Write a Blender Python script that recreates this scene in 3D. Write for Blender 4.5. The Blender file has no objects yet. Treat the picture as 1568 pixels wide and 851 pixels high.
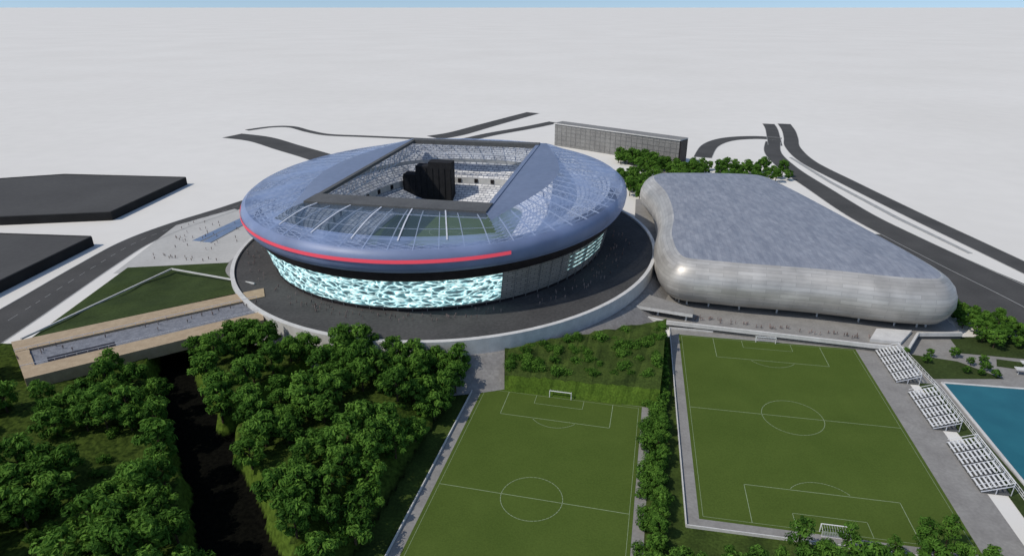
import bpy, math, random
from mathutils import Vector, noise
random.seed(7)
R=random.random
def U(a,b): return a+(b-a)*random.random()
scene=bpy.context.scene
COL=scene.collection

# ------------------------------------------------------------------ materials
def newmat(name):
    m=bpy.data.materials.new(name); m.use_nodes=True
    nt=m.node_tree; b=nt.nodes['Principled BSDF']
    return m,nt,b
def noisemat(name,c1,c2,scale=0.2,rough=0.9,detail=6,metal=0,scale2=None,amt2=0.25,bump=0,spec=0.3,coord='Object'):
    m,nt,b=newmat(name)
    N=nt.nodes; L=nt.links
    tc=N.new('ShaderNodeTexCoord')
    n=N.new('ShaderNodeTexNoise'); n.inputs['Scale'].default_value=scale; n.inputs['Detail'].default_value=detail
    L.new(tc.outputs[coord],n.inputs['Vector'])
    r=N.new('ShaderNodeValToRGB'); r.color_ramp.elements[0].position=.3; r.color_ramp.elements[1].position=.7
    r.color_ramp.elements[0].color=(*c1,1); r.color_ramp.elements[1].color=(*c2,1)
    L.new(n.outputs['Fac'],r.inputs['Fac'])
    out=r.outputs['Color']
    if scale2:
        n2=N.new('ShaderNodeTexNoise'); n2.inputs['Scale'].default_value=scale2; n2.inputs['Detail'].default_value=4
        L.new(tc.outputs[coord],n2.inputs['Vector'])
        mr=N.new('ShaderNodeMapRange'); mr.inputs['From Min'].default_value=.3; mr.inputs['From Max'].default_value=.7
        mr.inputs['To Min'].default_value=1-amt2; mr.inputs['To Max'].default_value=1+amt2
        L.new(n2.outputs['Fac'],mr.inputs['Value'])
        mx=N.new('ShaderNodeVectorMath'); mx.operation='MULTIPLY'
        L.new(out,mx.inputs[0]); L.new(mr.outputs['Result'],mx.inputs[1]); out=mx.outputs['Vector']
    L.new(out,b.inputs['Base Color'])
    b.inputs['Roughness'].default_value=rough; b.inputs['Metallic'].default_value=metal
    b.inputs['Specular IOR Level'].default_value=spec
    if bump:
        bp=N.new('ShaderNodeBump'); bp.inputs['Strength'].default_value=bump; bp.inputs['Distance'].default_value=.3
        L.new(n.outputs['Fac'],bp.inputs['Height']); L.new(bp.outputs['Normal'],b.inputs['Normal'])
    return m
M={}
M['ground']=noisemat('pale_ground',(.69,.665,.61),(.735,.71,.655),.004,.95,5,scale2=.05,amt2=.02,spec=.1)
M['asphalt']=noisemat('asphalt',(.064,.063,.060),(.085,.083,.079),.05,.9,6,scale2=1.2,amt2=.12,spec=.15)
M['asphalt2']=noisemat('podium_asphalt',(.062,.061,.060),(.082,.080,.078),.06,.9,6,scale2=.8,amt2=.18,spec=.12)
M['kerb']=noisemat('kerb_stone',(.30,.30,.29),(.40,.40,.38),.3)
M['paint']=noisemat('road_paint',(.28,.28,.27),(.4,.4,.39),.8)
M['pave']=noisemat('paving',(.22,.21,.195),(.28,.27,.25),.15,.9,6,scale2=1.0,amt2=.10)
M['plaza']=noisemat('plaza_paving',(.42,.41,.38),(.48,.47,.44),.05,.9,6,scale2=.5,amt2=.06)
M['stone']=noisemat('stone_apron',(.19,.18,.17),(.27,.26,.245),.2,.9,8,scale2=.9,amt2=.15)
M['white']=noisemat('white_concrete',(.52,.51,.485),(.62,.61,.58),.3,.8,scale2=1.3,amt2=.05)
M['wpaint']=noisemat('white_paint',(.68,.68,.66),(.78,.78,.76),.5,.5)
M['pitch']=noisemat('pitch_turf',(.064,.099,.017),(.077,.115,.021),.06,.95,4,scale2=2.0,amt2=.12,spec=.1)
M['line']=noisemat('pitch_line',(.20,.26,.14),(.30,.36,.22),1.5)
M['grass']=noisemat('grass',(.030,.048,.010),(.062,.095,.018),.12,.95,8,scale2=1.2,amt2=.35,bump=.5,spec=.1)
M['lawn']=noisemat('lawn',(.030,.046,.013),(.046,.068,.019),.08,.95,8,scale2=1.0,amt2=.25,spec=.1)
M['meadow']=noisemat('meadow_grass',(.052,.095,.012),(.09,.15,.018),.25,.95,8,scale2=1.5,amt2=.35,spec=.1)
M['wood']=noisemat('timber',(.36,.27,.17),(.44,.34,.22),.4,.7,6,scale2=2,amt2=.1)
M['deck']=noisemat('deck_paving',(.15,.155,.17),(.23,.235,.25),.5,.6,8,scale2=1.6,amt2=.2)
M['darkroof']=noisemat('dark_roof',(.074,.073,.071),(.090,.089,.086),.02,.95,5,scale2=.4,amt2=.06,spec=.1)
M['darkwall']=noisemat('dark_wall',(.012,.012,.012),(.02,.02,.02),.1,.9)
M['dark']=noisemat('dark_cladding',(.014,.011,.012),(.026,.021,.022),.3,.5)
M['block']=noisemat('black_block',(.014,.014,.016),(.022,.022,.024),.3,.8,scale2=1.5,amt2=.3)
M['steel']=noisemat('steel_white',(.56,.58,.62),(.68,.70,.74),.5,.4,metal=.1)
M['panel']=noisemat('roof_panel',(.165,.205,.295),(.195,.235,.33),.03,.5,5,metal=.1,scale2=.3,amt2=.08,spec=.4)
M['slab']=noisemat('roof_slab_grey',(.085,.085,.082),(.11,.11,.105),.1,.7,scale2=1,amt2=.15)
M['water']=noisemat('pool_water',(.012,.11,.14),(.018,.14,.17),.1,.12,5,spec=.6,bump=.05)
M['bark']=noisemat('bark',(.05,.035,.022),(.09,.065,.04),2)
M['blue']=noisemat('blue_glass',(.12,.17,.26),(.17,.22,.32),.2,.3,spec=.6)
M['facadewall']=noisemat('grey_facade',(.20,.195,.185),(.25,.245,.23),.1,.8,scale2=.5,amt2=.12)
M['cloth']=noisemat('clothing',(.02,.02,.03),(.35,.3,.28),.15,.9)
M['skin']=noisemat('skin',(.35,.2,.14),(.4,.25,.18),.5)

m,nt,b=newmat('terrain_grass'); N=nt.nodes; L=nt.links
geo=N.new('ShaderNodeNewGeometry'); sp=N.new('ShaderNodeSeparateXYZ'); L.new(geo.outputs['True Normal'],sp.inputs[0])
spp=N.new('ShaderNodeSeparateXYZ'); L.new(geo.outputs['Position'],spp.inputs[0])
def nz_(s,d):
    n=N.new('ShaderNodeTexNoise'); n.inputs['Scale'].default_value=s; n.inputs['Detail'].default_value=d; L.new(geo.outputs['Position'],n.inputs['Vector']); return n
def ramp_(c1,c2,n,a=.3,b_=.7):
    r=N.new('ShaderNodeValToRGB'); r.color_ramp.elements[0].position=a; r.color_ramp.elements[1].position=b_
    r.color_ramp.elements[0].color=(*c1,1); r.color_ramp.elements[1].color=(*c2,1); L.new(n.outputs['Fac'],r.inputs['Fac']); return r
def mr_(src,a,b_):
    q=N.new('ShaderNodeMapRange'); q.inputs['From Min'].default_value=a; q.inputs['From Max'].default_value=b_; L.new(src,q.inputs['Value']); return q
n1=nz_(.7,8)
top=ramp_((.014,.026,.005),(.066,.100,.017),n1); steep=ramp_((.042,.072,.010),(.10,.16,.022),n1); soil_shade=ramp_((.0015,.0015,.0012),(.006,.006,.004),n1)  # ravine soil near-black: the gully's shade is painted into its colour
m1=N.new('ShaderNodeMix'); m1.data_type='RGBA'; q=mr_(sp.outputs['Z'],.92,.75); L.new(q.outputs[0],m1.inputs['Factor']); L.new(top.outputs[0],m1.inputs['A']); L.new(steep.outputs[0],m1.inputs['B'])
m2=N.new('ShaderNodeMix'); m2.data_type='RGBA'; q=mr_(spp.outputs['Z'],2.6,1.0); L.new(q.outputs[0],m2.inputs['Factor']); L.new(m1.outputs['Result'],m2.inputs['A']); L.new(soil_shade.outputs[0],m2.inputs['B'])
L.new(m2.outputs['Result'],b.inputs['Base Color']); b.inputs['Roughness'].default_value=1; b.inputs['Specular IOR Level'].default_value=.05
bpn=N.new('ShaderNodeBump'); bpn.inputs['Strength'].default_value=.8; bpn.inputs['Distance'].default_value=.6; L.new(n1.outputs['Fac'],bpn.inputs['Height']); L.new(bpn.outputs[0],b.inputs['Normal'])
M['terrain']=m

def brickmat(name,c1,c2,mortar,bw,bh,ms,rough,metal,extra=.15,nscale=.05,spec=.5):
    m,nt,b=newmat(name); N=nt.nodes; L=nt.links
    uv=N.new('ShaderNodeUVMap'); uv.uv_map='UVMap'
    br=N.new('ShaderNodeTexBrick'); br.inputs['Scale'].default_value=1
    br.inputs['Brick Width'].default_value=bw; br.inputs['Row Height'].default_value=bh; br.inputs['Mortar Size'].default_value=ms
    br.inputs['Color1'].default_value=(*c1,1); br.inputs['Color2'].default_value=(*c2,1); br.inputs['Mortar'].default_value=(*mortar,1)
    L.new(uv.outputs['UV'],br.inputs['Vector'])
    tc=N.new('ShaderNodeTexCoord'); n=N.new('ShaderNodeTexNoise'); n.inputs['Scale'].default_value=nscale; n.inputs['Detail'].default_value=6
    L.new(tc.outputs['Object'],n.inputs['Vector'])
    mr=N.new('ShaderNodeMapRange'); mr.inputs['From Min'].default_value=.3; mr.inputs['From Max'].default_value=.7
    mr.inputs['To Min'].default_value=1-extra; mr.inputs['To Max'].default_value=1+extra
    L.new(n.outputs['Fac'],mr.inputs['Value'])
    mx=N.new('ShaderNodeVectorMath'); mx.operation='MULTIPLY'
    L.new(br.outputs['Color'],mx.inputs[0]); L.new(mr.outputs['Result'],mx.inputs[1])
    L.new(mx.outputs['Vector'],b.inputs['Base Color'])
    r2=N.new('ShaderNodeMapRange'); r2.inputs['To Min'].default_value=rough-.07; r2.inputs['To Max'].default_value=rough+.07
    L.new(n.outputs['Fac'],r2.inputs['Value']); L.new(r2.outputs['Result'],b.inputs['Roughness'])
    b.inputs['Metallic'].default_value=metal; b.inputs['Specular IOR Level'].default_value=spec
    return m
M['skin_side']=brickmat('metal_shingle_wall',(.42,.40,.365),(.53,.51,.47),(.36,.345,.32),13,1.9,.10,.42,.3,.18,.10)
M['facade']=brickmat('louvre_facade',(.28,.26,.225),(.36,.33,.29),(.12,.12,.11),5,1.2,.18,.6,.0,.15,.08,.3)
M['seats']=brickmat('stand_seats',(.80,.79,.76),(.60,.60,.60),(.30,.31,.34),4.6,2.4,.36,.7,0,.2,.12)
m,nt,b=newmat('metal_shingle_roof'); N=nt.nodes; L=nt.links
tc=N.new('ShaderNodeTexCoord'); mp=N.new('ShaderNodeMapping'); mp.inputs['Rotation'].default_value=(0,0,math.radians(11)); mp.inputs['Scale'].default_value=(.34,.09,.3)
L.new(tc.outputs['Object'],mp.inputs[0]); n=N.new('ShaderNodeTexNoise'); n.inputs['Scale'].default_value=1; n.inputs['Detail'].default_value=8; n.inputs['Roughness'].default_value=.7; L.new(mp.outputs[0],n.inputs['Vector'])
r=N.new('ShaderNodeValToRGB'); r.color_ramp.elements[0].position=.33; r.color_ramp.elements[1].position=.70
r.color_ramp.elements[0].color=(.205,.225,.268,1); r.color_ramp.elements[1].color=(.34,.355,.39,1); L.new(n.outputs['Fac'],r.inputs['Fac'])  # bluish sky reflection and its dapple painted into the roof's base colour
br=N.new('ShaderNodeTexBrick'); br.inputs['Scale'].default_value=1; br.inputs['Brick Width'].default_value=4.5; br.inputs['Row Height'].default_value=2.2; br.inputs['Mortar Size'].default_value=.08
br.inputs['Color1'].default_value=(.90,.90,.91,1); br.inputs['Color2'].default_value=(1.08,1.08,1.07,1); br.inputs['Mortar'].default_value=(.84,.84,.84,1)
mp2=N.new('ShaderNodeMapping'); mp2.inputs['Rotation'].default_value=(0,0,math.radians(101)); L.new(tc.outputs['Object'],mp2.inputs[0]); L.new(mp2.outputs[0],br.inputs['Vector'])
mx=N.new('ShaderNodeVectorMath'); mx.operation='MULTIPLY'; L.new(r.outputs[0],mx.inputs[0]); L.new(br.outputs[0],mx.inputs[1]); L.new(mx.outputs[0],b.inputs['Base Color'])
b.inputs['Metallic'].default_value=.1; b.inputs['Roughness'].default_value=.6
M['skin_top']=m

def glassmat(name,col,fac,rough=.2,var=.12,tcol=(.90,.94,1)):
    m=bpy.data.materials.new(name); m.use_nodes=True; nt=m.node_tree; N=nt.nodes; L=nt.links
    b=N['Principled BSDF']; out=N['Material Output']
    b.inputs['Base Color'].default_value=(*col,1); b.inputs['Roughness'].default_value=rough
    b.inputs['Specular IOR Level'].default_value=.5
    tr=N.new('ShaderNodeBsdfTransparent'); tr.inputs['Color'].default_value=(*tcol,1)
    mix=N.new('ShaderNodeMixShader')
    L.new(tr.outputs[0],mix.inputs[1]); L.new(b.outputs[0],mix.inputs[2]); L.new(mix.outputs[0],out.inputs['Surface'])
    tc=N.new('ShaderNodeTexCoord')
    n=N.new('ShaderNodeTexNoise'); n.inputs['Scale'].default_value=.045; n.inputs['Detail'].default_value=5
    L.new(tc.outputs['Object'],n.inputs['Vector'])
    mr=N.new('ShaderNodeMapRange'); mr.inputs['From Min'].default_value=.35; mr.inputs['From Max'].default_value=.65
    mr.inputs['To Min'].default_value=max(0,fac-var); mr.inputs['To Max'].default_value=min(1,fac+var)
    L.new(n.outputs['Fac'],mr.inputs['Value']); L.new(mr.outputs[0],mix.inputs['Fac'])
    return m
M['glass']=glassmat('roof_glass',(.30,.40,.64),.42,.35,.13)
M['glassclear']=glassmat('roof_glass_clear',(.13,.19,.26),.26,.2,.08)
M['rimglass']=glassmat('rim_glass',(.235,.30,.475),.74,.45)

def emit(name,col,s):
    m,nt,b=newmat(name)
    b.inputs['Base Color'].default_value=(*[c*.4 for c in col],1); b.inputs['Emission Color'].default_value=(*col,1); b.inputs['Emission Strength'].default_value=s
    return m
M['red']=emit('red_led',(.78,.075,.12),.62)
m,nt,b=newmat('media_screen'); N=nt.nodes; L=nt.links
uv=N.new('ShaderNodeUVMap'); uv.uv_map='UVMap'
mp=N.new('ShaderNodeMapping'); mp.inputs['Scale'].default_value=(.11,.25,1); mp.inputs['Rotation'].default_value=(0,0,.18)
L.new(uv.outputs['UV'],mp.inputs['Vector'])
nz=N.new('ShaderNodeTexNoise'); nz.inputs['Scale'].default_value=1.1; nz.inputs['Detail'].default_value=4
L.new(mp.outputs[0],nz.inputs['Vector'])
va=N.new('ShaderNodeVectorMath'); va.operation='MULTIPLY_ADD'; va.inputs[1].default_value=(1.4,1.1,0)
L.new(nz.outputs['Color'],va.inputs[0]); L.new(mp.outputs[0],va.inputs[2])
vo=N.new('ShaderNodeTexVoronoi'); vo.feature='DISTANCE_TO_EDGE'; vo.inputs['Scale'].default_value=2.0
L.new(va.outputs[0],vo.inputs['Vector'])
rp=N.new('ShaderNodeValToRGB'); e=rp.color_ramp.elements
e[0].position=.0; e[0].color=(.76,.97,.97,1); e[1].position=.32; e[1].color=(.05,.08,.09,1)
x=e.new(.085); x.color=(.40,.74,.78,1); x=e.new(.15); x.color=(.10,.23,.26,1)
L.new(vo.outputs['Distance'],rp.inputs['Fac'])
n3=N.new('ShaderNodeTexNoise'); n3.inputs['Scale'].default_value=2.2; L.new(mp.outputs[0],n3.inputs['Vector'])
q=N.new('ShaderNodeMapRange'); q.inputs['From Min'].default_value=.35; q.inputs['From Max'].default_value=.65; q.inputs['To Min'].default_value=.5; q.inputs['To Max'].default_value=1.8; L.new(n3.outputs['Fac'],q.inputs['Value'])
L.new(rp.outputs['Color'],b.inputs['Emission Color']); L.new(q.outputs[0],b.inputs['Emission Strength'])
b.inputs['Base Color'].default_value=(.07,.09,.10,1); b.inputs['Roughness'].default_value=.4
M['screen']=m
def leafmat(name,c1,c2,c3):
    m,nt,b=newmat(name); N=nt.nodes; L=nt.links
    at=N.new('ShaderNodeAttribute'); at.attribute_name='clump'
    oi=N.new('ShaderNodeObjectInfo')
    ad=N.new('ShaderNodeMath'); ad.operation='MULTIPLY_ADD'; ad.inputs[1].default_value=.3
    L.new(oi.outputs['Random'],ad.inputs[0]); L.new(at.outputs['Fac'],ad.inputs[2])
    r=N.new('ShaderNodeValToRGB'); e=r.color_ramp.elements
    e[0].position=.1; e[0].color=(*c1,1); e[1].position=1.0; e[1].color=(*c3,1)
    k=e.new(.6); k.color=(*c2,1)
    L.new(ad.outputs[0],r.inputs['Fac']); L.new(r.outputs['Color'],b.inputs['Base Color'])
    b.inputs['Roughness'].default_value=.75; b.inputs['Specular IOR Level'].default_value=.08
    tl=N.new('ShaderNodeBsdfTranslucent'); L.new(r.outputs['Color'],tl.inputs['Color'])
    mx=N.new('ShaderNodeMixShader'); mx.inputs[0].default_value=.35
    L.new(b.outputs[0],mx.inputs[1]); L.new(tl.outputs[0],mx.inputs[2]); L.new(mx.outputs[0],N['Material Output'].inputs['Surface'])
    return m
M['leaf']=leafmat('leaves',(.022,.064,.010),(.082,.185,.026),(.155,.30,.045))

# ------------------------------------------------------------------ mesh builder
class B:
    def __init__(s): s.v=[];s.f=[];s.m=[];s.mats=[];s.uv=[]
    def mi(s,k):
        if k not in s.mats: s.mats.append(k)
        return s.mats.index(k)
    def face(s,pts,k,uv=None):
        i=len(s.v); s.v+= [tuple(p) for p in pts]; s.f.append(tuple(range(i,i+len(pts)))); s.m.append(s.mi(k)); s.uv.append(uv)
    def prism(s,pts,z0,z1,ktop,kside,bottom=False):
        n=len(pts)
        ar=sum(pts[i][0]*pts[(i+1)%n][1]-pts[(i+1)%n][0]*pts[i][1] for i in range(n))
        if ar<0: pts=pts[::-1]
        s.face([(x,y,z1) for x,y in pts],ktop)
        if bottom: s.face([(x,y,z0) for x,y in pts[::-1]],kside)
        for i in range(n):
            a=pts[i];b=pts[(i+1)%n]
            s.face([(a[0],a[1],z0),(b[0],b[1],z0),(b[0],b[1],z1),(a[0],a[1],z1)],kside)
    def sheet(s,pts,z,k):
        n=len(pts); ar=sum(pts[i][0]*pts[(i+1)%n][1]-pts[(i+1)%n][0]*pts[i][1] for i in range(n))
        if ar<0: pts=pts[::-1]
        s.face([(x,y,z) for x,y in pts],k)
    def box(s,c,size,k,rot=0):
        cx,cy,cz=c;sx,sy,sz=[q/2 for q in size];co,si=math.cos(rot),math.sin(rot)
        pts=[(cx+a*sx*co-b*sy*si,cy+a*sx*si+b*sy*co) for a,b in((-1,-1),(1,-1),(1,1),(-1,1))]
        s.prism(pts,cz-sz,cz+sz,k,k,True)
    def beam(s,a,b,w,k,h=None):
        a=Vector(a);b=Vector(b);d=(b-a)
        if d.length<1e-6:return
        d.normalize(); up=Vector((0,0,1)) if abs(d.z)<.95 else Vector((1,0,0))
        x=d.cross(up).normalized()*w/2; y=x.cross(d).normalized()*(h or w)/2
        A=[a-x-y,a+x-y,a+x+y,a-x+y];C=[p+(b-a) for p in A]
        for i in range(4):
            j=(i+1)%4; s.face([A[i],A[j],C[j],C[i]],k)
        s.face(A[::-1],k); s.face(C,k)
    def tube(s,a,b,r0,r1,k,n=6):
        a=Vector(a);b=Vector(b);d=(b-a).normalized(); up=Vector((0,0,1)) if abs(d.z)<.9 else Vector((1,0,0))
        x=d.cross(up).normalized(); y=x.cross(d)
        A=[a+(x*math.cos(t)+y*math.sin(t))*r0 for t in [2*math.pi*i/n for i in range(n)]]
        C=[b+(x*math.cos(t)+y*math.sin(t))*r1 for t in [2*math.pi*i/n for i in range(n)]]
        for i in range(n):
            j=(i+1)%n; s.face([A[i],A[j],C[j],C[i]],k)
        s.face(C,k)
    def loft(s,rings,ks,closed=True,v0=0):
        vv=v0
        ref=rings[len(rings)//2]
        n=len(ref); per=[0]
        for i in range(n): per.append(per[-1]+(Vector(ref[(i+1)%n])-Vector(ref[i])).length)
        for r in range(len(rings)-1):
            a=rings[r];b=rings[r+1]; k=ks[r] if isinstance(ks,list) else ks
            dv=sum((Vector(a[i])-Vector(b[i])).length for i in range(0,n,max(1,n//12)))/len(range(0,n,max(1,n//12)))
            for i in range(n if closed else n-1):
                j=(i+1)%n
                kk=k(i) if callable(k) else k
                if kk is None: continue
                s.face([a[i],a[j],b[j],b[i]],kk,[(per[i],vv),(per[i+1],vv),(per[i+1],vv+dv),(per[i],vv+dv)])
            vv+=dv
    def obj(s,name,parent=None,smooth=False,merge=False):
        me=bpy.data.meshes.new(name); me.from_pydata(s.v,[],s.f)
        for k in s.mats: me.materials.append(M[k])
        me.polygons.foreach_set('material_index',s.m)
        uvl=me.uv_layers.new(name='UVMap'); d=[]
        for f,u in zip(s.f,s.uv):
            if u: 
                for q in u: d+=[q[0],q[1]]
            else:
                for vi in f: d+=[s.v[vi][0],s.v[vi][1]]
        uvl.data.foreach_set('uv',d)
        if merge:
            import bmesh
            bm=bmesh.new(); bm.from_mesh(me); bmesh.ops.remove_doubles(bm,verts=bm.verts,dist=.002); bm.to_mesh(me); bm.free()
        if smooth: me.polygons.foreach_set('use_smooth',[True]*len(me.polygons))
        me.update()
        o=bpy.data.objects.new(name,me); COL.objects.link(o)
        if parent: o.parent=parent
        return o
def empty(name,loc=(0,0,0)):
    e=bpy.data.objects.new(name,None); COL.objects.link(e); return e
def catmull(pts,n=8,closed=False):
    P=[Vector(p) for p in pts]; out=[]; m=len(P)
    rng=range(m) if closed else range(m-1)
    for i in rng:
        if closed: p0,p1,p2,p3=P[(i-1)%m],P[i],P[(i+1)%m],P[(i+2)%m]
        else: p0,p1,p2,p3=P[max(i-1,0)],P[i],P[i+1],P[min(i+2,m-1)]
        for k in range(n):
            t=k/n
            out.append(.5*((2*p1)+(-p0+p2)*t+(2*p0-5*p1+4*p2-p3)*t*t+(-p0+3*p1-3*p2+p3)*t**3))
    if not closed: out.append(P[-1])
    return out
ZR=[0.02]
def road(name,pts,w,dash=True,kerb=True,w2=None):
    ZR[0]+=.006; z=ZR[0]
    pl=catmull([Vector(p) for p in pts],8); b=B(); n=len(pl)
    ws=[(w+((w2 or w)-w)*i/(n-1))/2 for i in range(n)]
    def off(dd):
        o=[]
        for i,p in enumerate(pl):
            a=pl[max(i-1,0)];c=pl[min(i+1,n-1)]; t=(c-a).normalized(); o.append(p+Vector((-t.y,t.x))*dd(i))
        return o
    Lf=off(lambda i:ws[i]);Rt=off(lambda i:-ws[i])
    for i in range(n-1):
        b.face([(*Rt[i],z),(*Rt[i+1],z),(*Lf[i+1],z),(*Lf[i],z)],'asphalt')
    if kerb:
        for sg in(1,-1):
            A=off(lambda i:sg*ws[i]);C=off(lambda i:sg*(ws[i]+.5))
            for i in range(n-1):
                if sg>0: q=[A[i],A[i+1],C[i+1],C[i]]
                else: q=[C[i],C[i+1],A[i+1],A[i]]
                b.face([(*p,z+.12) for p in q],'kerb')
                b.face([(*A[i],z),(*A[i+1],z),(*A[i+1],z+.12),(*A[i],z+.12)],'kerb')
    if dash:
        A=off(lambda i:.12);C=off(lambda i:-.12)
        for i in range(0,n-1,2): b.face([(*C[i],z+.004),(*C[i+1],z+.004),(*A[i+1],z+.004),(*A[i],z+.004)],'paint')
    return b.obj(name)

# ------------------------------------------------------------------ ground
b=B(); S=40000
b.face([(-S,-2000,0),(S,-2000,0),(S,S,0),(-S,S,0)],'ground'); b.obj('ground')

road('road',[(-196,500),(-212,462),(-230,425),(-241,390),(-243,350),(-243,310),(-243,270),(-243,150)],14,w2=28)
road('road',[(-326,757),(-285,735),(-240,690),(-190,640),(-150,590)],28,dash=False)
road('road',[(-322,792),(-300,815),(-275,815),(-245,785),(-215,762),(-170,752),(-107,738),(-40,720)],9,dash=False)
road('road',[(-90,745),(-65,770),(-30,830),(30,930)],26,w2=20,dash=False)
road('road',[(-60,720),(-25,765),(20,810),(55,850)],16,dash=False)
road('road',[(190,640),(215,700),(245,735),(280,745),(305,735)],17,dash=False)
road('road',[(328,838),(318,800),(300,745),(285,700)],14,dash=False)
road('road',[(348,838),(335,790),(318,740),(300,690),(287,620),(288,540),(291,450),(295,380),(298,320),(300,230),(300,60)],15,dash=False)
road('road',[(290,720),(268,660),(257,590),(254,520),(252,450),(256,400),(262,350),(270,290),(275,200),(275,60)],15,w2=26,dash=False)
b=B(); b.sheet([(228,410),(266,400),(276,340),(289,280),(289,200),(240,240),(222,300)],.10,'asphalt')
b.obj('parking_lot')
b=B(); b.prism([(276,640),(279,640),(275,540),(277,440),(282,370),(279,370),(273,440),(271,540)],.0,.25,'kerb','kerb'); b.obj('median_strip')

for name,pts in (('flat_roof_building',[(-275,535),(-282,436),(-352,425),(-470,420),(-470,517),(-384,546)]),
                 ('flat_roof_building',[(-326,390),(-264,384),(-270,313),(-275,255),(-420,255),(-420,395)])):
    b=B(); b.prism(pts,0,6,'darkroof','darkwall')
    c=Vector((sum(p[0] for p in pts)/len(pts),sum(p[1] for p in pts)/len(pts)))
    n=len(pts)
    for i in range(n):
        p=Vector(pts[i]);q=Vector(pts[(i+1)%n]); p=p+(c-p).normalized()*.5; q=q+(c-q).normalized()*.5
        b.beam((p.x,p.y,6.3),(q.x,q.y,6.3),.6,'darkroof')
    b.obj(name)

b=B(); b.sheet([(-226,338),(-232,425),(-207,464),(-150,420),(-150,330),(-190,340)],.03,'plaza'); b.obj('plaza')
b=B()
for dx in (0,7.5):
    b.prism([(-206+dx,392-dx*.3),(-200+dx,391-dx*.3),(-186+dx*.6,446),(-191+dx*.6,448)],.03,.5,'blue','white')
b.obj('reflecting_pool')

# ------------------------------------------------------------------ long building
wb=empty('long_grey_building')
A=Vector((46,700));C=Vector((157,606)); d=(C-A).normalized(); nrm=Vector((d.y,-d.x)) 
if nrm.y<0: nrm=-nrm
Lw=(C-A).length
b=B(); pts=[A,C,C+nrm*14,A+nrm*14]
b.prism([tuple(p) for p in pts],0,23,'facadewall','facadewall'); b.obj('walls',wb)
b=B()
for k in range(5):
    p=A-nrm*.15; q=C-nrm*.15
    b.beam((p.x,p.y,3+k*4.2),(q.x,q.y,3+k*4.2),.3,'facadewall',.4)
for k in range(0,24):
    p=A+d*(Lw*(k+.5)/24)-nrm*.12
    b.beam((p.x,p.y,1),(p.x,p.y,22),.3,'facadewall')
b.obj('facade_fins',wb)
b=B(); pts=[A-d*1-nrm*1,C+d*1-nrm*1,C+nrm*15+d*1,A+nrm*15-d*1]
b.prism([tuple(p) for p in pts],23,24,'facadewall','white',True); b.obj('roof',wb)
b=B(); p=C+d*.8; b.box((p.x+nrm.x*7,p.y+nrm.y*7,11.5),(1.4,13.5,22.9),'dark',math.atan2(d.y,d.x)); b.obj('end_cladding',wb)

# ------------------------------------------------------------------ STADIUM
rot=math.radians(-11); wv=Vector((math.cos(rot),math.sin(rot))); dv=Vector((-math.sin(rot),math.cos(rot)))
Cc=Vector((-40,368)); a0,b0=104.,120.
def W(lx,ly,z): p=Cc+wv*lx+dv*ly; return (p.x,p.y,z)
corn=[]
RX,RY=44.,80.
angs=[2*math.pi*i/180 for i in range(180)]
for sx in(-1,1):
    for sy in(-1,1):
        t=math.atan2(sy*RY/b0,sx*RX/a0)%(2*math.pi)
        i=min(range(180),key=lambda k:abs(angs[k]-t)); angs[i]=t; corn.append(i)
corn.sort()
def ell(s,z,da=0): return [W(s*a0*math.cos(t),s*b0*math.sin(t),z) for t in angs]
def rectpt(t,rx,ry0,ry1=None):
    ry1=ry1 or ry0
    x,y=a0*math.cos(t),b0*math.sin(t)
    ry=ry1 if y>0 else ry0
    k=min(rx/abs(x) if abs(x)>1e-9 else 1e9, ry/abs(y) if abs(y)>1e-9 else 1e9)
    return x*k,y*k
st=empty('football_stadium')
Pc=Vector((-35,358))
def pell(a,bb,z,n=160): return [(Pc.x+a*math.cos(2*math.pi*i/n)*wv.x+bb*math.sin(2*math.pi*i/n)*dv.x,Pc.y+a*math.cos(2*math.pi*i/n)*wv.y+bb*math.sin(2*math.pi*i/n)*dv.y,z) for i in range(n)]
b=B()
b.loft([pell(132,146,0.2),pell(118.5,131,8.2)],'stone')
b.loft([pell(117,129.5,8),pell(117,129.5,14),pell(117,129.5,15.1),pell(115.2,127.2,15.1),pell(115.2,127.2,14)],['white','white','white','white'])
b.loft([pell(118.5,131,8.2),pell(117,129.5,8.21)],'stone')
b.loft([pell(115.2,127.2,14),pell(60,70,14)],'asphalt2')
b.obj('podium',st)
b=B()
b.loft([ell(.90,14),ell(.915,20),ell(.925,26),ell(.935,31)],'facade')
b.loft([ell(.935,31),ell(.955,31.2),ell(.965,33.5),ell(.972,36)],'dark')
b.loft([ell(.903,14),ell(.903,16)],'dark')
b.obj('facade',st)
b=B()
for i in range(0,180,2):
    t=angs[i]; cs,sn=math.cos(t),math.sin(t)
    b.beam(W(.904*a0*cs,.904*b0*sn,14.2),W(.938*a0*cs,.938*b0*sn,30.9),.3,'facadewall')
b.obj('facade_mullions',st)
def band(bld,t0,t1,z0,z1,s0,s1,k,n=60,rings=3):
    rr=[]
    for j in range(rings):
        q=j/(rings-1); z=z0+(z1-z0)*q; s=s0+(s1-s0)*q
        rr.append([W(s*a0*math.cos(t0+(t1-t0)*i/(n-1)),s*b0*math.sin(t0+(t1-t0)*i/(n-1)),z) for i in range(n)])
    bld.loft(rr,k,closed=False)
rad=math.radians
b=B()
band(b,rad(-129),rad(-56),16.4,30.2,.911,.941,'screen')
band(b,rad(-133),rad(-129),20.2,30.2,.919,.941,'screen',8)
band(b,rad(-137),rad(-133),25.8,30.2,.9315,.941,'screen',8)
b.obj('media_screen',st)
b=B()
for z in (20,22.4,24.8,27.2):
    s=.9+.035*(z-14)/17
    band(b,rad(-33),rad(-12),z,z+.7,s+.006,s+.008,'screen',20,2)
b.obj('light_strips',st)
b=B()
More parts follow.
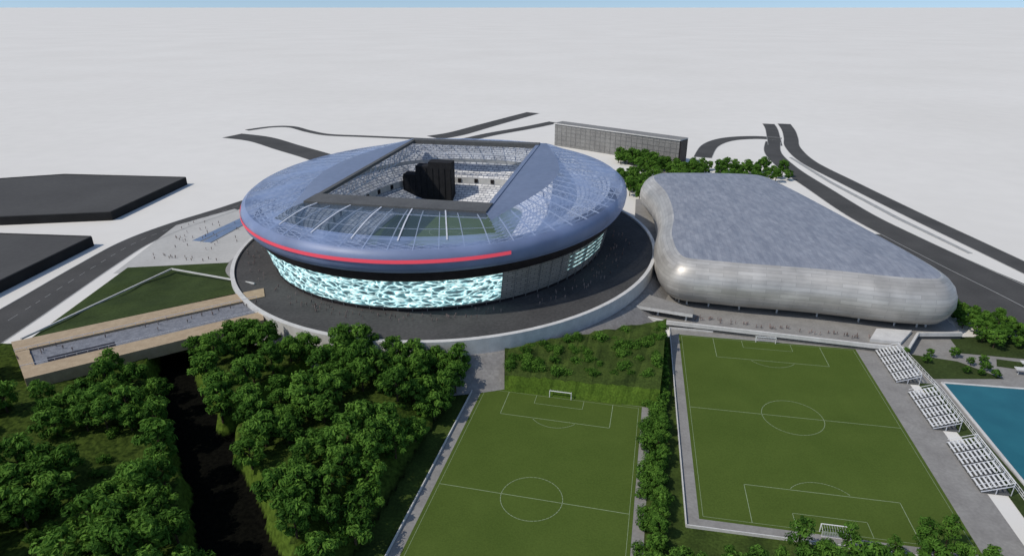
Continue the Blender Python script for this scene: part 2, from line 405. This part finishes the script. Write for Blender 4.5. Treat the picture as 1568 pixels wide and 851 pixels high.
b.loft([ell(.972,36),ell(.995,37),ell(1.01,39.5),ell(1.016,43),ell(1.010,45.6),ell(.99,47.2)],'rimglass')
b.obj('rim',st,smooth=True,merge=True)
b=B(); band(b,rad(-151),rad(-55.5),42.2,43.8,1.019,1.018,'red',100,3); b.obj('red_light_band',st)
def prof(q): return 47.2+6.3*math.sin(q*math.pi/2)
def roofring(q,dz=0):
    out=[]
    for t in angs:
        ex,ey=.99*a0*math.cos(t),.99*b0*math.sin(t); rx,ry=rectpt(t,RX,RY)
        out.append(W(ex+(rx-ex)*q,ey+(ry-ey)*q,prof(q)+dz))
    return out
c1,c2,c3,c4=corn
def inner(i):
    if c1<=i<c2: return 'glass'
    if c2<=i<c3: return 'panel'
    if c3<=i<c4: return 'glassclear'
    return 'panel'
def mid(i):
    if c3<=i<c4: return 'glassclear'
    return 'glass'
b=B()
b.loft([roofring(q) for q in (0,.12,.25,.4,.62,.7,.85,1)],['glass','glass',mid,mid,inner,inner,inner])
b.obj('glass_roof',st)
b=B()
def slabbox(x0,x1,y0,y1,z0,z1,k):
    p=[W(x,y,0)[:2] for x,y in((x0,y0),(x1,y0),(x1,y1),(x0,y1))]; b.prism(p,z0,z1,k,k,True)
slabbox(-44.5,44.5,-81,-67,51.5,54.3,'slab'); slabbox(-44.5,44.5,74,81,51.5,54.2,'slab')
slabbox(-44.8,-42.5,-67,74,52.2,53.9,'slab'); slabbox(42.5,44.8,-66.9,73.9,52.2,53.9,'panel')
b.obj('opening_frame',st)
b=B()
for i in range(0,180,3):
    t=angs[i]; ex,ey=.985*a0*math.cos(t),.985*b0*math.sin(t); rx,ry=rectpt(t,RX,RY)
    prev=None
    for q in (0,.2,.4,.6,.8,1):
        x=ex+(rx-ex)*q; y=ey+(ry-ey)*q; z=prof(q)-.8
        p=W(x,y,z)
        if prev: b.beam(prev,p,.32,'steel',.5)
        prev=p
rr_=[roofring(q,-1.3) for q in (.06,.12,.18,.25,.33,.4,.48,.55,.7,.85)]
near=lambda i:c3<=i<c4
for ri,rr in enumerate(rr_):
    for i in range(180):
        if near(i) and ri%3: continue
        a=rr[i];c=rr[(i+1)%180]; b.beam(a,c,.2,'steel')
for r in range(6):
    for i in range(0,180,2):
        if near(i) and r>1: continue
        b.beam(rr_[r][i],rr_[r+1][(i+2)%180],.18,'steel'); b.beam(rr_[r][(i+2)%180],rr_[r+1][i],.18,'steel')
def truss(p0,p1,z0,z1,n,w=.4):
    for i in range(n):
        a=Vector(p0).lerp(Vector(p1),i/n); c=Vector(p0).lerp(Vector(p1),(i+1)/n)
        b.beam(W(a.x,a.y,z0),W(c.x,c.y,z0),w,'steel'); b.beam(W(a.x,a.y,z0),W(c.x,c.y,z1) ,w*.6,'steel'); b.beam(W(c.x,c.y,z0),W(c.x,c.y,z1),w*.6,'steel')
truss((-42,-66),(-42,72),46,52,18,.45); truss((42,-66),(42,72),46.5,52,18,.3); truss((-41,72),(41,72),46.5,52,14,.5); truss((-41,-66),(41,-66),46,51,14)
b.obj('roof_trusses',st)
b=B()
for i in range(c3+2,c4,6):
    t=angs[i]; ex,ey=.985*a0*math.cos(t),.985*b0*math.sin(t); rx,ry=rectpt(t,RX,RY)
    prev=None
    for q in (.14,.3,.5,.7,.95):
        p=W(ex+(rx-ex)*q,ey+(ry-ey)*q,prof(q)+.35)
        if prev: b.beam(prev,p,.6,'steel',.4)
        prev=p
b.obj('roof_ribs',st)
def bowl(q,z):
    out=[]
    for t in angs:
        ex,ey=.925*a0*math.cos(t),.925*b0*math.sin(t)
        n=5; cx,cy=a0*math.cos(t),b0*math.sin(t); L_=math.hypot(cx,cy); ux,uy=cx/L_,cy/L_
        r=(abs(ux/41)**n+abs(uy/59)**n)**(-1/n)
        out.append(W(ux*r+(ex-ux*r)*q,uy*r+(ey-uy*r)*q,z))
    return out
b=B()
b.loft([bowl(0,14.6),bowl(0,16.5)],'white')
b.loft([bowl(0,16.5),bowl(.36,24.5)],'seats')
b.loft([bowl(.36,24.5),bowl(.36,28.5)],'white')
b.loft([bowl(.36,28.5),bowl(.66,36)],'seats')
b.loft([bowl(.66,36),bowl(.66,38.2)],'white')
b.loft([bowl(.66,38.2),bowl(1,46)],'seats')
b.obj('stands',st)
b=B()
r1=bowl(.355,26.4)
for i in range(0,180,5):
    p=Vector(r1[i]); q=Vector(r1[(i+1)%180]); an=math.atan2(q.y-p.y,q.x-p.x)
    b.box((p.x,p.y,p.z),(2.4,.5,2.8),'dark',an)
b.obj('vomitories',st)
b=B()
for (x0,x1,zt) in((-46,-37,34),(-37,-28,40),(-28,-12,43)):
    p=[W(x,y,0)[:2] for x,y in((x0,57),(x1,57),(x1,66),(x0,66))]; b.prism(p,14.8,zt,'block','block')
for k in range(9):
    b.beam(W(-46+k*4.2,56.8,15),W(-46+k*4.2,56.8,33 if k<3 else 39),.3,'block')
b.obj('dark_block',st)  # plain stepped near-black block in the far-left corner of the stands
b=B(); b.face([W(x,y,14.8) for x,y in((-42,-60),(42,-60),(42,60),(-42,60))],'pitch')
def linestrip(b,P,pts,w,k,z,closed=False):
    n=len(pts)
    for i in range(n if closed else n-1):
        p=Vector(pts[i]);q=Vector(pts[(i+1)%n]); d=(q-p).normalized(); o=Vector((-d.y,d.x))*w/2; e=d*w/2
        b.face([P(*(p-e-o),z),P(*(q+e-o),z),P(*(q+e+o),z),P(*(p-e+o),z)],k)
def pitchlines(b,P,hw,hl,z,sc=1.0,w=.28):
    k='line'
    zz=z
    linestrip(b,P,[(-hw,-hl),(hw,-hl),(hw,hl),(-hw,hl)],w*.6,k,zz,True)
    linestrip(b,P,[(-hw,0),(hw,0)],w,k,zz+.004)
    linestrip(b,P,[(9.6*sc*math.cos(i*math.pi/24),9.6*sc*math.sin(i*math.pi/24)) for i in range(48)],w,k,zz+.008,True)
    for s in(-1,1):
        linestrip(b,P,[(-20.2*sc,s*hl),(-20.2*sc,s*(hl-16.5*sc*.9)),(20.2*sc,s*(hl-16.5*sc*.9)),(20.2*sc,s*hl)],w,k,zz+.012)
        linestrip(b,P,[(-9.2*sc,s*hl),(-9.2*sc,s*(hl-5.5*sc)),(9.2*sc,s*(hl-5.5*sc)),(9.2*sc,s*hl)],w*.8,k,zz+.016)
        arc=[]
        for i in range(-10,11):
            t=i*math.radians(53)/10; arc.append((9.6*sc*math.sin(t),s*(hl-11*sc*.9-0-9.3*sc*math.cos(t))))
        arc=[p for p in arc if abs(p[1])<hl-16.5*sc*.9]
        linestrip(b,P,arc,w,k,zz+.02)
pitchlines(b,W,34,52.5,14.82)
b.obj('field',st)

# ------------------------------------------------------------------ ARENA
ar=empty('indoor_arena')
plan=[(76,290),(100,279),(140,270),(178,259),(198,261),(206,284),(201,360),(194,430),(187,461),(168,471),(130,474),(104,471),(92,452),(92,410),(86,365),(76,325)]
pc=[Vector(p) for p in catmull(plan,12,True)]
cen=Vector((140,360))
n=len(pc)
def ring(off,z,f=None):
    out=[]
    for i,p in enumerate(pc):
        t=(pc[(i+3)%n]-pc[(i-3)%n]).normalized(); nn=Vector((-t.y,t.x))
        q=p+nn*off
        if f is not None: q=q.lerp(cen,f)
        out.append((q.x,q.y,z))
    return out
b=B()
prof_a=[(8,5.0),(4,6.6),(1.5,9.5),(0,13.5),(.5,18),(2.2,22),(5,25),(9,27)]
b.loft([ring(o,z) for o,z in prof_a],['skin_side']*7)
b.obj('metal_shell_wall',ar,smooth=True,merge=True)
b=B()
rs=[ring(9,27),ring(10.5,27.5,.03),ring(12,28,.12),ring(14,28.5,.3),ring(14,28.9,.5),ring(14,29.1,.75),ring(14,29.2,.999)]
b.loft(rs,'skin_top')
b.obj('metal_shell_roof',ar,smooth=True,merge=True)
b=B(); b.loft([ring(12,3.2),ring(12,6)],'dark')
for i in range(0,n,5):
    p=ring(8.5,0)[i]; b.tube((p[0],p[1],3),(p[0],p[1],6.5),.45,.45,'white',8)
b.loft([ring(8,5.0),ring(13,4.9)],'white')
b.obj('ground_floor',ar)
b=B()
terr=[(54,300),(53,283),(72,272),(158,249),(172,246),(184,260),(204,260),(209,300),(204,380),(193,476),(95,480),(80,400),(70,330)]
b.prism(terr,.05,3.0,'pave','slab')
for i in range(0,6):
    p=terr[i];q=terr[i+1]; b.beam((*p,2.6),(*q,2.6),1.0,'white',1.8)
b.prism([(158,252),(170,249),(181,260),(166,262)],3.0,4.6,'white','white')
b.obj('terrace',ar)
b=B(); b.prism([(52,298),(54,282),(84,270),(86,276),(60,300)],6,7.6,'pave','white',True)
for q in((56,284),(70,279),(82,273)): b.tube((*q,.1),(*q,6),.5,.5,'white',8)
b.obj('footbridge')

# ------------------------------------------------------------------ pitches
def mkpitch(name,c,ang,hw,hl,pw,pn,pf,pr,sc,z=.12):
    e=empty(name); c=Vector(c); w=Vector((math.cos(ang),math.sin(ang))); d=Vector((-math.sin(ang),math.cos(ang)))
    def P(x,y,z): q=c+w*x+d*y; return (q.x,q.y,z)
    b=B(); b.prism([P(x,y,0)[:2] for x,y in((-hw-pw,-hl-pn),(hw+pr,-hl-pn),(hw+pr,hl+pf),(-hw-pw,hl+pf))],0,z,'pave','white'); b.obj('surround_path',e)
    b=B(); b.face([P(x,y,z+.01) for x,y in((-hw,-hl),(hw,-hl),(hw,hl),(-hw,hl))],'pitch'); b.obj('turf',e)
    b=B(); pitchlines(b,P,hw-1.2,hl-1.2,z+.03,sc,.2); b.obj('line_markings',e)
    b=B()
    for A_,C_ in(((-hw-pw,-hl-pn),(hw+pr,-hl-pn)),((-hw-pw,hl+pf),(hw+pr,hl+pf)),((-hw-pw,-hl-pn),(-hw-pw,hl+pf))):
        b.beam(P(*A_,.5),P(*C_,.5),.35,'white',1.0)
    b.obj('edge_wall',e)
    for s in(-1,1):
        g=B(); y0=s*(hl-1.2); y1=s*(hl+.8); ww=4.2; h=3.0
        zb=z+.01
        for x in(-ww,ww):
            g.tube(P(x,y0,zb),P(x,y0,h),.16,.16,'wpaint',8); g.tube(P(x,y1,zb),P(x,y1,h*.8),.07,.07,'wpaint'); g.tube(P(x,y0,h),P(x,y1,h*.8),.07,.07,'wpaint')
        g.tube(P(-ww,y0,h),P(ww,y0,h),.16,.16,'wpaint',8); g.tube(P(-ww,y1,zb+.1),P(ww,y1,zb+.1),.07,.07,'wpaint')
        for i in range(13):
            x=-ww+2*ww*i/12; g.beam(P(x,y1,zb),P(x,y1,h*.8),.05,'steel'); g.beam(P(x,y0,h),P(x,y1,h*.8),.05,'steel')
        for i in range(6):
            g.beam(P(-ww,y1,zb+h*.8*i/6),P(ww,y1,zb+h*.8*i/6),.05,'steel')
        g.obj('football_goal')
    return P
mkpitch('football_pitch',(6,157),math.radians(-13),31,57.5,3.5,4,2.5,3.5,1.0)
PR=mkpitch('football_pitch',(103.5,199.5),math.radians(-10.5),38,59,4,4,5,13,1.13)

def bleacher(cx,cy,ang,L_=27,Wd=9):
    w=Vector((math.cos(ang),math.sin(ang))); d=Vector((-math.sin(ang),math.cos(ang)))
    def P(x,y,z): return (cx+w.x*x+d.x*y,cy+w.y*x+d.y*y,z)
    g=B(); n=7
    g.prism([P(x,y,0)[:2] for x,y in((-Wd/2,-L_/2),(Wd/2,-L_/2),(Wd/2,L_/2),(-Wd/2,L_/2))],.12,.3,'slab','slab')
    for i in range(n):
        x0=-Wd/2+Wd*i/n; x1=x0+Wd/n*.45; z=.9+i*.5
        for seg in range(4):
            ya=-L_/2+seg*L_/4+.4; yb=ya+L_/4-.8
            g.prism([P(x0,ya,0)[:2],P(x1,ya,0)[:2],P(x1,yb,0)[:2],P(x0,yb,0)[:2]],z,z+.25,'wpaint','wpaint',True)
        g.beam(P(x1,-L_/2,z-.3),P(x1,L_/2,z-.3),.15,'slab')
    for k in range(9):
        y=-L_/2+L_*k/8
        g.beam(P(-Wd/2,y,.5),P(Wd/2,y,.4+n*.5),.2,'steel')
        g.beam(P(Wd/2,y,.1),P(Wd/2,y,5.2),.18,'steel'); g.beam(P(0,y,.1),P(0,y,2.3),.18,'steel')
    g.beam(P(Wd/2,-L_/2,5.2),P(Wd/2,L_/2,5.2),.2,'wpaint'); g.beam(P(Wd/2,-L_/2,4.5),P(Wd/2,L_/2,4.5),.12,'wpaint')
    for s in(-1,1): g.beam(P(-Wd/2,s*L_/2,1.8),P(Wd/2,s*L_/2,5.2),.15,'wpaint')
    g.obj('bleacher')
bleacher(161,235,math.radians(-10.5),26,8.5); bleacher(157,203,math.radians(-10.5),24,8.5); bleacher(152.5,171,math.radians(-10.5),25,8.5)

b=B(); b.sheet([(159,100),(260,100),(260,250),(222,262),(184,262),(172,246),(164,252)],.03,'pave'); b.obj('pavement')
b=B()
for pts in ([(168,248),(171,226),(200,226),(190,240)],[(163,223),(170,222),(160,150),(150,110),(146,120),(154,160)],[(196,247),(230,240),(235,262),(200,262)],[(204,236),(240,224),(240,232),(208,242)]):
    b.sheet(pts,.16,'lawn')
b.obj('planting_bed')
b=B(); pool=[(173,223),(232,214),(222,100),(149,100),(163,165)]
b.sheet(pool,.20,'water')
for i in (0,3,4):
    p=pool[i];q=pool[(i+1)%5]; b.beam((*p,.2),(*q,.2),1.0,'white',.4)
b.obj('swimming_pool')
b=B(); fl=[(171,246),(168,215),(158,160),(146,105)]
for i in range(3):
    p=Vector(fl[i]);q=Vector(fl[i+1]); L_=(q-p).length
    for zz in(2.0,1.1,.3): b.beam((*p,zz),(*q,zz),.14,'wpaint')
    for k in range(int(L_/2.5)): r=p.lerp(q,k*2.5/L_); b.beam((r.x,r.y,0),(r.x,r.y,2),.12,'wpaint')
b.obj('fence')
b=B()
for (x,y) in((213,236),(207,231)):
    b.prism([(x,y),(x+22,y-5),(x+21.5,y-7.5),(x-.5,y-2.5)],2.6,3.0,'white','white',True)
    for k in range(4): b.tube((x+1+k*6.5,y-1.7-k*1.45,.05),(x+1+k*6.5,y-1.7-k*1.45,2.6),.15,.15,'white')
b.obj('canopy')

# ------------------------------------------------------------------ ramp bridge
rb=empty('pedestrian_ramp_bridge')
a1=Vector((-203,231));a2=Vector((-123,283));c1_=Vector((-178,203));c2_=Vector((-109,250))
def rp_(u,v): return a1.lerp(a2,u).lerp(c1_.lerp(c2_,u),v)
b=B()
def ramp_quad(u0,u1,v0,v1,z0,z1,kt,ks):
    b.prism([tuple(rp_(u,v)) for u,v in((u0,v0),(u1,v0),(u1,v1),(u0,v1))],z0,z1,kt,ks,True)
ramp_quad(0,1.04,.30,.73,12.6,13.6,'deck','wood')
ramp_quad(0,1.04,0,.29,12.4,14.4,'wood','wood'); ramp_quad(0,1.02,.74,1,9.6,14.4,'wood','wood')
ramp_quad(0,.05,.292,.738,9.6,14.3,'wood','wood')
b.obj('deck',rb)
b=B(); ramp_quad(.10,.36,.58,.71,13.61,13.75,'dark','dark'); b.obj('stair_opening',rb)
b=B()
for u in [i/24 for i in range(25)]:
    p=rp_(u,.30);q=rp_(u,.73)
    b.beam((p.x,p.y,14.5),(p.x,p.y,15.4),.12,'steel'); b.beam((q.x,q.y,14.5),(q.x,q.y,15.4),.12,'steel')
for v in(.295,.735):
    p=rp_(0,v);q=rp_(1,v); b.beam((p.x,p.y,15.4),(q.x,q.y,15.4),.15,'steel')
b.obj('railing',rb)
b=B()
for (x,y) in((-178,206),(-163,217),(-196,226)):
    b.tube((x,y,0),(x,y,12.6),.55,.45,'wpaint',10)
for (u,v) in((.5,.6),(.7,.6),(.85,.6)):
    p=rp_(u,v); b.tube((p.x,p.y,0),(p.x,p.y,12.6),.5,.5,'wpaint',10)
b.obj('support_columns',rb)
b=B(); n=16; grid={}
q00=Vector((-199,236,13.2));q10=Vector((-124,286,13.6));q01=Vector((-222,346,.5));q11=Vector((-160,352,1.5))
for i in range(n+1):
    for j in range(n+1):
        u,v=i/n,j/n; p=q00.lerp(q10,u).lerp(q01.lerp(q11,u),v); p.z+=1.2*math.sin(u*9)*math.sin(v*math.pi)*noise.noise(p*.03)*3; grid[i,j]=p
for i in range(n):
    for j in range(n): b.face([grid[i,j],grid[i+1,j],grid[i+1,j+1],grid[i,j+1]],'lawn')
b.obj('lawn',smooth=True,merge=True)
b=B()
b.beam((-201,234,14.2),(-190,334,4.5),.7,'white'); b.beam((-190,334,4.5),(-126,290,14.6),.7,'white')
b.obj('lawn_edge_path')

# ------------------------------------------------------------------ green bank
b=B(); n=14
F0=Vector((-3,217,0));F1=Vector((55,205,0));G0=Vector((-3,219,6.5));G1=Vector((56,208,6.5));K0=Vector((-3,236,9));K1=Vector((70,262,9))
rows=[(F0,F1),(G0,G1),(G0.lerp(K0,.33),G1.lerp(K1,.33)),(G0.lerp(K0,.66),G1.lerp(K1,.66)),(K0,K1)]
prev=None
for ri,(p,q) in enumerate(rows):
    cur=[]
    for i in range(31):
        v=p.lerp(q,i/30); 
        if ri>0: v=v+Vector((0,U(-.5,.5),U(-.5,.6)))
        cur.append(v)
    if prev:
        for i in range(30): b.face([prev[i],prev[i+1],cur[i+1],cur[i]],'meadow' if ri==1 else 'grass')
    prev=cur
b.face([F0,G0,K0,Vector((-3,236,0))],'grass'); b.face([F1,Vector((70,262,0)),K1,G1],'grass')
b.obj('grass_bank')
b=B(); b.sheet([(-240,90),(60,90),(74,262),(50,262),(-3,222),(-60,225),(-110,262),(-145,262),(-240,215)],.012,'grass'); b.obj('grass')
b=B(); b.sheet([(48,90),(146,90),(136,128),(140,134),(52,146)],.018,'grass'); b.obj('grass')

# forest terrain
def segd(p,a,b_):
    ab=b_-a; t=max(0,min(1,(p-a).dot(ab)/ab.dot(ab))); return (p-(a+ab*t)).length,t
rav=[Vector(p) for p in((-147,258),(-136,225),(-118,197),(-103,178),(-86,152),(-74,132),(-62,105))]
gul=[Vector(p) for p in((-98,182),(-89,200),(-80,222),(-74,240))]
def hfor(x,y):
    p=Vector((x,y)); dr=min(segd(p,rav[i],rav[i+1])[0] for i in range(len(rav)-1))
    dg=min(segd(p,gul[i],gul[i+1])[0] for i in range(len(gul)-1))
    nn=noise.noise(Vector((x*.06,y*.06,0)))*3+noise.noise(Vector((x*.25,y*.25,3)))*.8
    wr=7.0 if y>185 else 7.0+(185-y)*.05
    k=min((dr+nn-wr)/2.4,(dg+nn-4.0)/2.4)
    k=max(0,min(1,k)); k=k*k*(3-2*k)
    xr=-14+(y-215)*.24-7
    ke=max(0,min(1,(xr-x)/16))
    kn=max(0,min(1,((246 if x<-90 else 246+(x+90)*-.28)-y)/8))
    return 10*k*ke*kn*(1+.2*noise.noise(Vector((x*.03,y*.03,5))))+.25*noise.noise(Vector((x*.4,y*.4,8)))*k
b=B(); st_=1.5
nx=int((240-15)/st_); ny=int((258-96)/st_)
hh=[[hfor(-240+i*st_,96+j*st_) for j in range(ny+1)] for i in range(nx+1)]
for i in range(nx):
    for j in range(ny):
        z=[hh[i][j],hh[i+1][j],hh[i+1][j+1],hh[i][j+1]]
        x=-240+i*st_; y=96+j*st_
        xr=-14+(y-215)*.24-8.5
        if x+st_>xr or y>246: continue
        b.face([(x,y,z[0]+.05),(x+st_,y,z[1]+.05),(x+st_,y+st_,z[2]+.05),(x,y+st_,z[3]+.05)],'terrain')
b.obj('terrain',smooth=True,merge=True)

# ------------------------------------------------------------------ trees
def treemesh(seed,H=11,Rr=4.6,nc=13,leaves=60,ls=.95,slim=False):
    rnd=random.Random(seed); b=B()
    def u(a,c): return a+(c-a)*rnd.random()
    b.tube((0,0,-.5),(u(-.3,.3),u(-.3,.3),H*.45),.38,.24,'bark',7); b.tube((0,0,H*.44),(u(-.5,.5),u(-.5,.5),H*.8),.24,.08,'bark',6)
    cs=[]
    for i in range(nc):
        t=i/nc; an=i*2.4+u(-.4,.4); z=H*(.36+.56*t)
        rr=Rr*(.35+.65*u(.3,1))*math.sin(math.pi*min(1,.28+.66*t))**.7*.9
        if i==nc-1: rr=0
        c=Vector((rr*math.cos(an),rr*math.sin(an),z)); cs.append(c)
        if i%2==0: b.tube((0,0,z*.62),c*.95+Vector((0,0,0)),.14,.04,'bark',5)
    nb=len(b.f); cl=[.5]*nb
    for c in cs:
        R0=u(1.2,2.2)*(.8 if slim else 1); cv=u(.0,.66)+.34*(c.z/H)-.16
        for k in range(leaves):
            d=Vector((rnd.gauss(0,1),rnd.gauss(0,1),rnd.gauss(0,.8))).normalized(); p=c+Vector((d.x*R0,d.y*R0,d.z*R0*.75))*u(.5,1.12)
            nrm=(d+Vector((u(-.6,.6),u(-.6,.6),u(0,.9)))).normalized()
            t1=nrm.orthogonal().normalized(); a_=u(0,6.28); t2=nrm.cross(t1); x=t1*math.cos(a_)+t2*math.sin(a_); y=nrm.cross(x)
            s=ls*u(.55,1.2)
            b.face([p-x*s*.65,p-y*s*.26+nrm*.05,p+x*s*.65-nrm*s*.15,p+y*s*.26+nrm*.05],'leaf'); cl.append(max(0,min(1,cv+u(-.12,.12)+.16*d.z)))  # random clump tone plus painted top light: upper leaves get a brighter value
    me=bpy.data.meshes.new('tree_mesh'); me.from_pydata(b.v,[],b.f)
    for k in b.mats: me.materials.append(M[k])
    me.polygons.foreach_set('material_index',b.m)
    at=me.attributes.new('clump','FLOAT','FACE'); at.data.foreach_set('value',cl)
    me.update(); return me
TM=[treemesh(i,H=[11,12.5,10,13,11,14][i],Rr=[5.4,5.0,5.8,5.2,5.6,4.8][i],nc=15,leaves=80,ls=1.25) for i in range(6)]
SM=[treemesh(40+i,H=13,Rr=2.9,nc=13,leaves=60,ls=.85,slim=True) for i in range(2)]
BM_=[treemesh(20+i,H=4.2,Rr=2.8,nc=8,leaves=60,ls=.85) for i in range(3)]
def tree(x,y,z=0,s=1,name='tree',ms=TM):
    o=bpy.data.objects.new(name,random.choice(ms)); COL.objects.link(o); o.location=(x,y,z); o.rotation_euler=(0,0,U(0,6.28))
    s*=U(.8,1.18); o.scale=(s,s,s*U(.9,1.15)); return o
pts=[]
def place(xr,yr,cond,mind,n,s=1,zf=None,name='tree',ms=TM):
    c=0
    for _ in range(n*40):
        if c>=n:break
        x=U(*xr);y=U(*yr)
        if not cond(x,y):continue
        if any((x-p)**2+(y-q)**2<mind*mind for p,q in pts):continue
        pts.append((x,y)); tree(x,y,zf(x,y) if zf else 0,s,name,ms); c+=1
def xe(y): return -14+(y-215)*.24-9
def under_ramp(x,y):
    u_=(Vector((x,y))-c1_); dd=(c2_-c1_).normalized(); s_=u_.dot(dd); nn_=dd.x*u_.y-dd.y*u_.x
    return (nn_>-7.5 and -14<s_<(c2_-c1_).length-4) or (nn_>-14 and -4<s_<26)
def okf(x,y):
    h=hfor(x,y)
    return x<xe(y) and (h>5.5 or x>xe(y)-14) and not under_ramp(x,y) and y<(236 if x>-95 else 252) and noise.noise(Vector((x*.045,y*.045,9)))>-.10
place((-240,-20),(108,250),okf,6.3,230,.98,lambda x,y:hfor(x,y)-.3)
for (x,y) in((-27,222),(-34,217),(-22,215),(-43,219),(-30,210),(-52,220),(-26,204),(-32,196)): tree(x,y,0.5,.95)
place((100,250),(565,632),lambda x,y:y>728-x*.95 -20 and not(y>745-x) and (x<225),5.5,80,.95)
place((112,240),(540,590),lambda x,y:y<600,6.5,45,.9)
place((92,112),(480,560),lambda x,y:True,5.5,22,.9)
place((203,238),(250,292),lambda x,y:x>210-(y-262)*.1 and y<300-(x-205)*.9,4.5,32,.62)
place((170,200),(226,246),lambda x,y:True,5,10,.35)
for x,y,s in((58,130,.8),(64,127,.75),(72,130,.7),(78,134,1.0),(92,135,1.1),(104,133,.85),(113,135,1.2),(121,137,1.1)): tree(x,y,0,s,'tree',SM)
for x,y,s in((60,124,.85),(68,124,.8),(77,127,.8),(86,127,.8),(95,128,.85),(104,127,.8),(112,129,.85),(120,130,.85),(128,130,.7),(46,131,.6),(50,126,.7),(146,132,.8),(151,138,.6),(142,124,.8),(84,131,.6),(99,131,.6)): tree(x,y,0,s)
for k in range(34):
    t=k/33; x=69+(38.5-69)*t+U(-1.2,1.2); y=256+(124-256)*t+U(-1,1); tree(x-1.0,y,0,.36+.12*R() if t<.5 else .52,'shrub',TM)
for k in range(70):
    t=R(); tree(67-29*t+U(-3.5,2.5)-1.5,256-128*t,0,U(.6,1.0),'shrub',BM_)
for k in range(80):
    u_=R();v_=U(.12,1); p=G0.lerp(G1,u_).lerp(K0.lerp(K1,u_),v_); tree(p.x,p.y,p.z-1.4,U(.5,.9),'shrub',BM_)
for k in range(130):
    x=U(-220,-30);y=U(110,240)
    if hfor(x,y)>4 and x<xe(y)+3 and not under_ramp(x,y): tree(x,y,hfor(x,y)-.8,U(.5,.9),'shrub',BM_)

# ------------------------------------------------------------------ people
def person(b,x,y,z,a):
    co,si=math.cos(a),math.sin(a)
    def T(px,py,pz): return (x+px*co-py*si,y+px*si+py*co,z+pz)
    for s in(-1,1):
        b.tube(T(.13*s,.12*s,0),T(.09*s,0,.88),.075,.11,'cloth',6)
        b.tube(T(.24*s,0,1.42),T(.27*s,.1*s,.8),.06,.045,'skin',5)
    b.tube(T(0,0,.85),T(0,0,1.2),.17,.19,'cloth',8); b.tube(T(0,0,1.2),T(0,0,1.5),.21,.1,'cloth',8); b.tube(T(0,0,1.5),T(0,0,1.6),.06,.07,'skin',6)
    b.tube(T(0,0,1.56),T(0,0,1.68),.08,.11,'skin',8); b.tube(T(0,0,1.68),T(0,0,1.8),.11,.04,'cloth',8)
b=B()
for i in range(150):
    t=rad(U(-165,10)); q=U(0,1); x,y,_=W(a0*(.95+.1*q)*math.cos(t),b0*(.93+.07*q)*math.sin(t),0)
    person(b,x,y,14,U(0,6))
for i in range(60): person(b,U(-225,-175),U(355,440),.04,U(0,6))
for i in range(60):
    t=R(); x=75+(160-75)*t; y=276-24*t+U(0,4); person(b,x,y,3.0,U(0,6))
for i in range(25): p=rp_(R(),U(.32,.56)); person(b,p.x,p.y,13.6,U(0,6))
b.obj('pedestrian_crowd')

# ------------------------------------------------------------------ light, sky, camera
sv=Vector((-.82,-.36,1.02)).normalized()
el=math.asin(sv.z); az=math.atan2(sv.x,sv.y)
w=bpy.data.worlds.new('World'); scene.world=w; w.use_nodes=True; nt=w.node_tree
bg=nt.nodes['Background']; sk=nt.nodes.new('ShaderNodeTexSky'); sk.sky_type='NISHITA'; sk.sun_disc=False
sk.sun_elevation=el; sk.sun_rotation=az%(2*math.pi); sk.air_density=1.0; sk.dust_density=.6
tc=nt.nodes.new('ShaderNodeTexCoord'); va=nt.nodes.new('ShaderNodeVectorMath'); va.operation='ADD'; va.inputs[1].default_value=(0,0,.14)
vn=nt.nodes.new('ShaderNodeVectorMath'); vn.operation='NORMALIZE'
nt.links.new(tc.outputs['Generated'],va.inputs[0]); nt.links.new(va.outputs[0],vn.inputs[0]); nt.links.new(vn.outputs[0],sk.inputs['Vector'])
nt.links.new(sk.outputs[0],bg.inputs[0]); bg.inputs[1].default_value=.13
sl=bpy.data.lights.new('sun','SUN'); sl.energy=2.75; sl.angle=rad(.7); sl.color=(1,.94,.85)
so=bpy.data.objects.new('sun',sl); COL.objects.link(so); so.rotation_euler=(-sv).to_track_quat('-Z','Y').to_euler()
cd=bpy.data.cameras.new('camera'); cam=bpy.data.objects.new('camera',cd); COL.objects.link(cam); scene.camera=cam
cam.location=(0,0,140); cam.rotation_euler=(rad(90)-math.atan(417.5/989),0,0); cd.lens=989/1568*36; cd.sensor_width=36; cd.clip_end=200000; cd.clip_start=1
scene.view_settings.view_transform='Standard'; scene.view_settings.look='None'; scene.view_settings.exposure=0
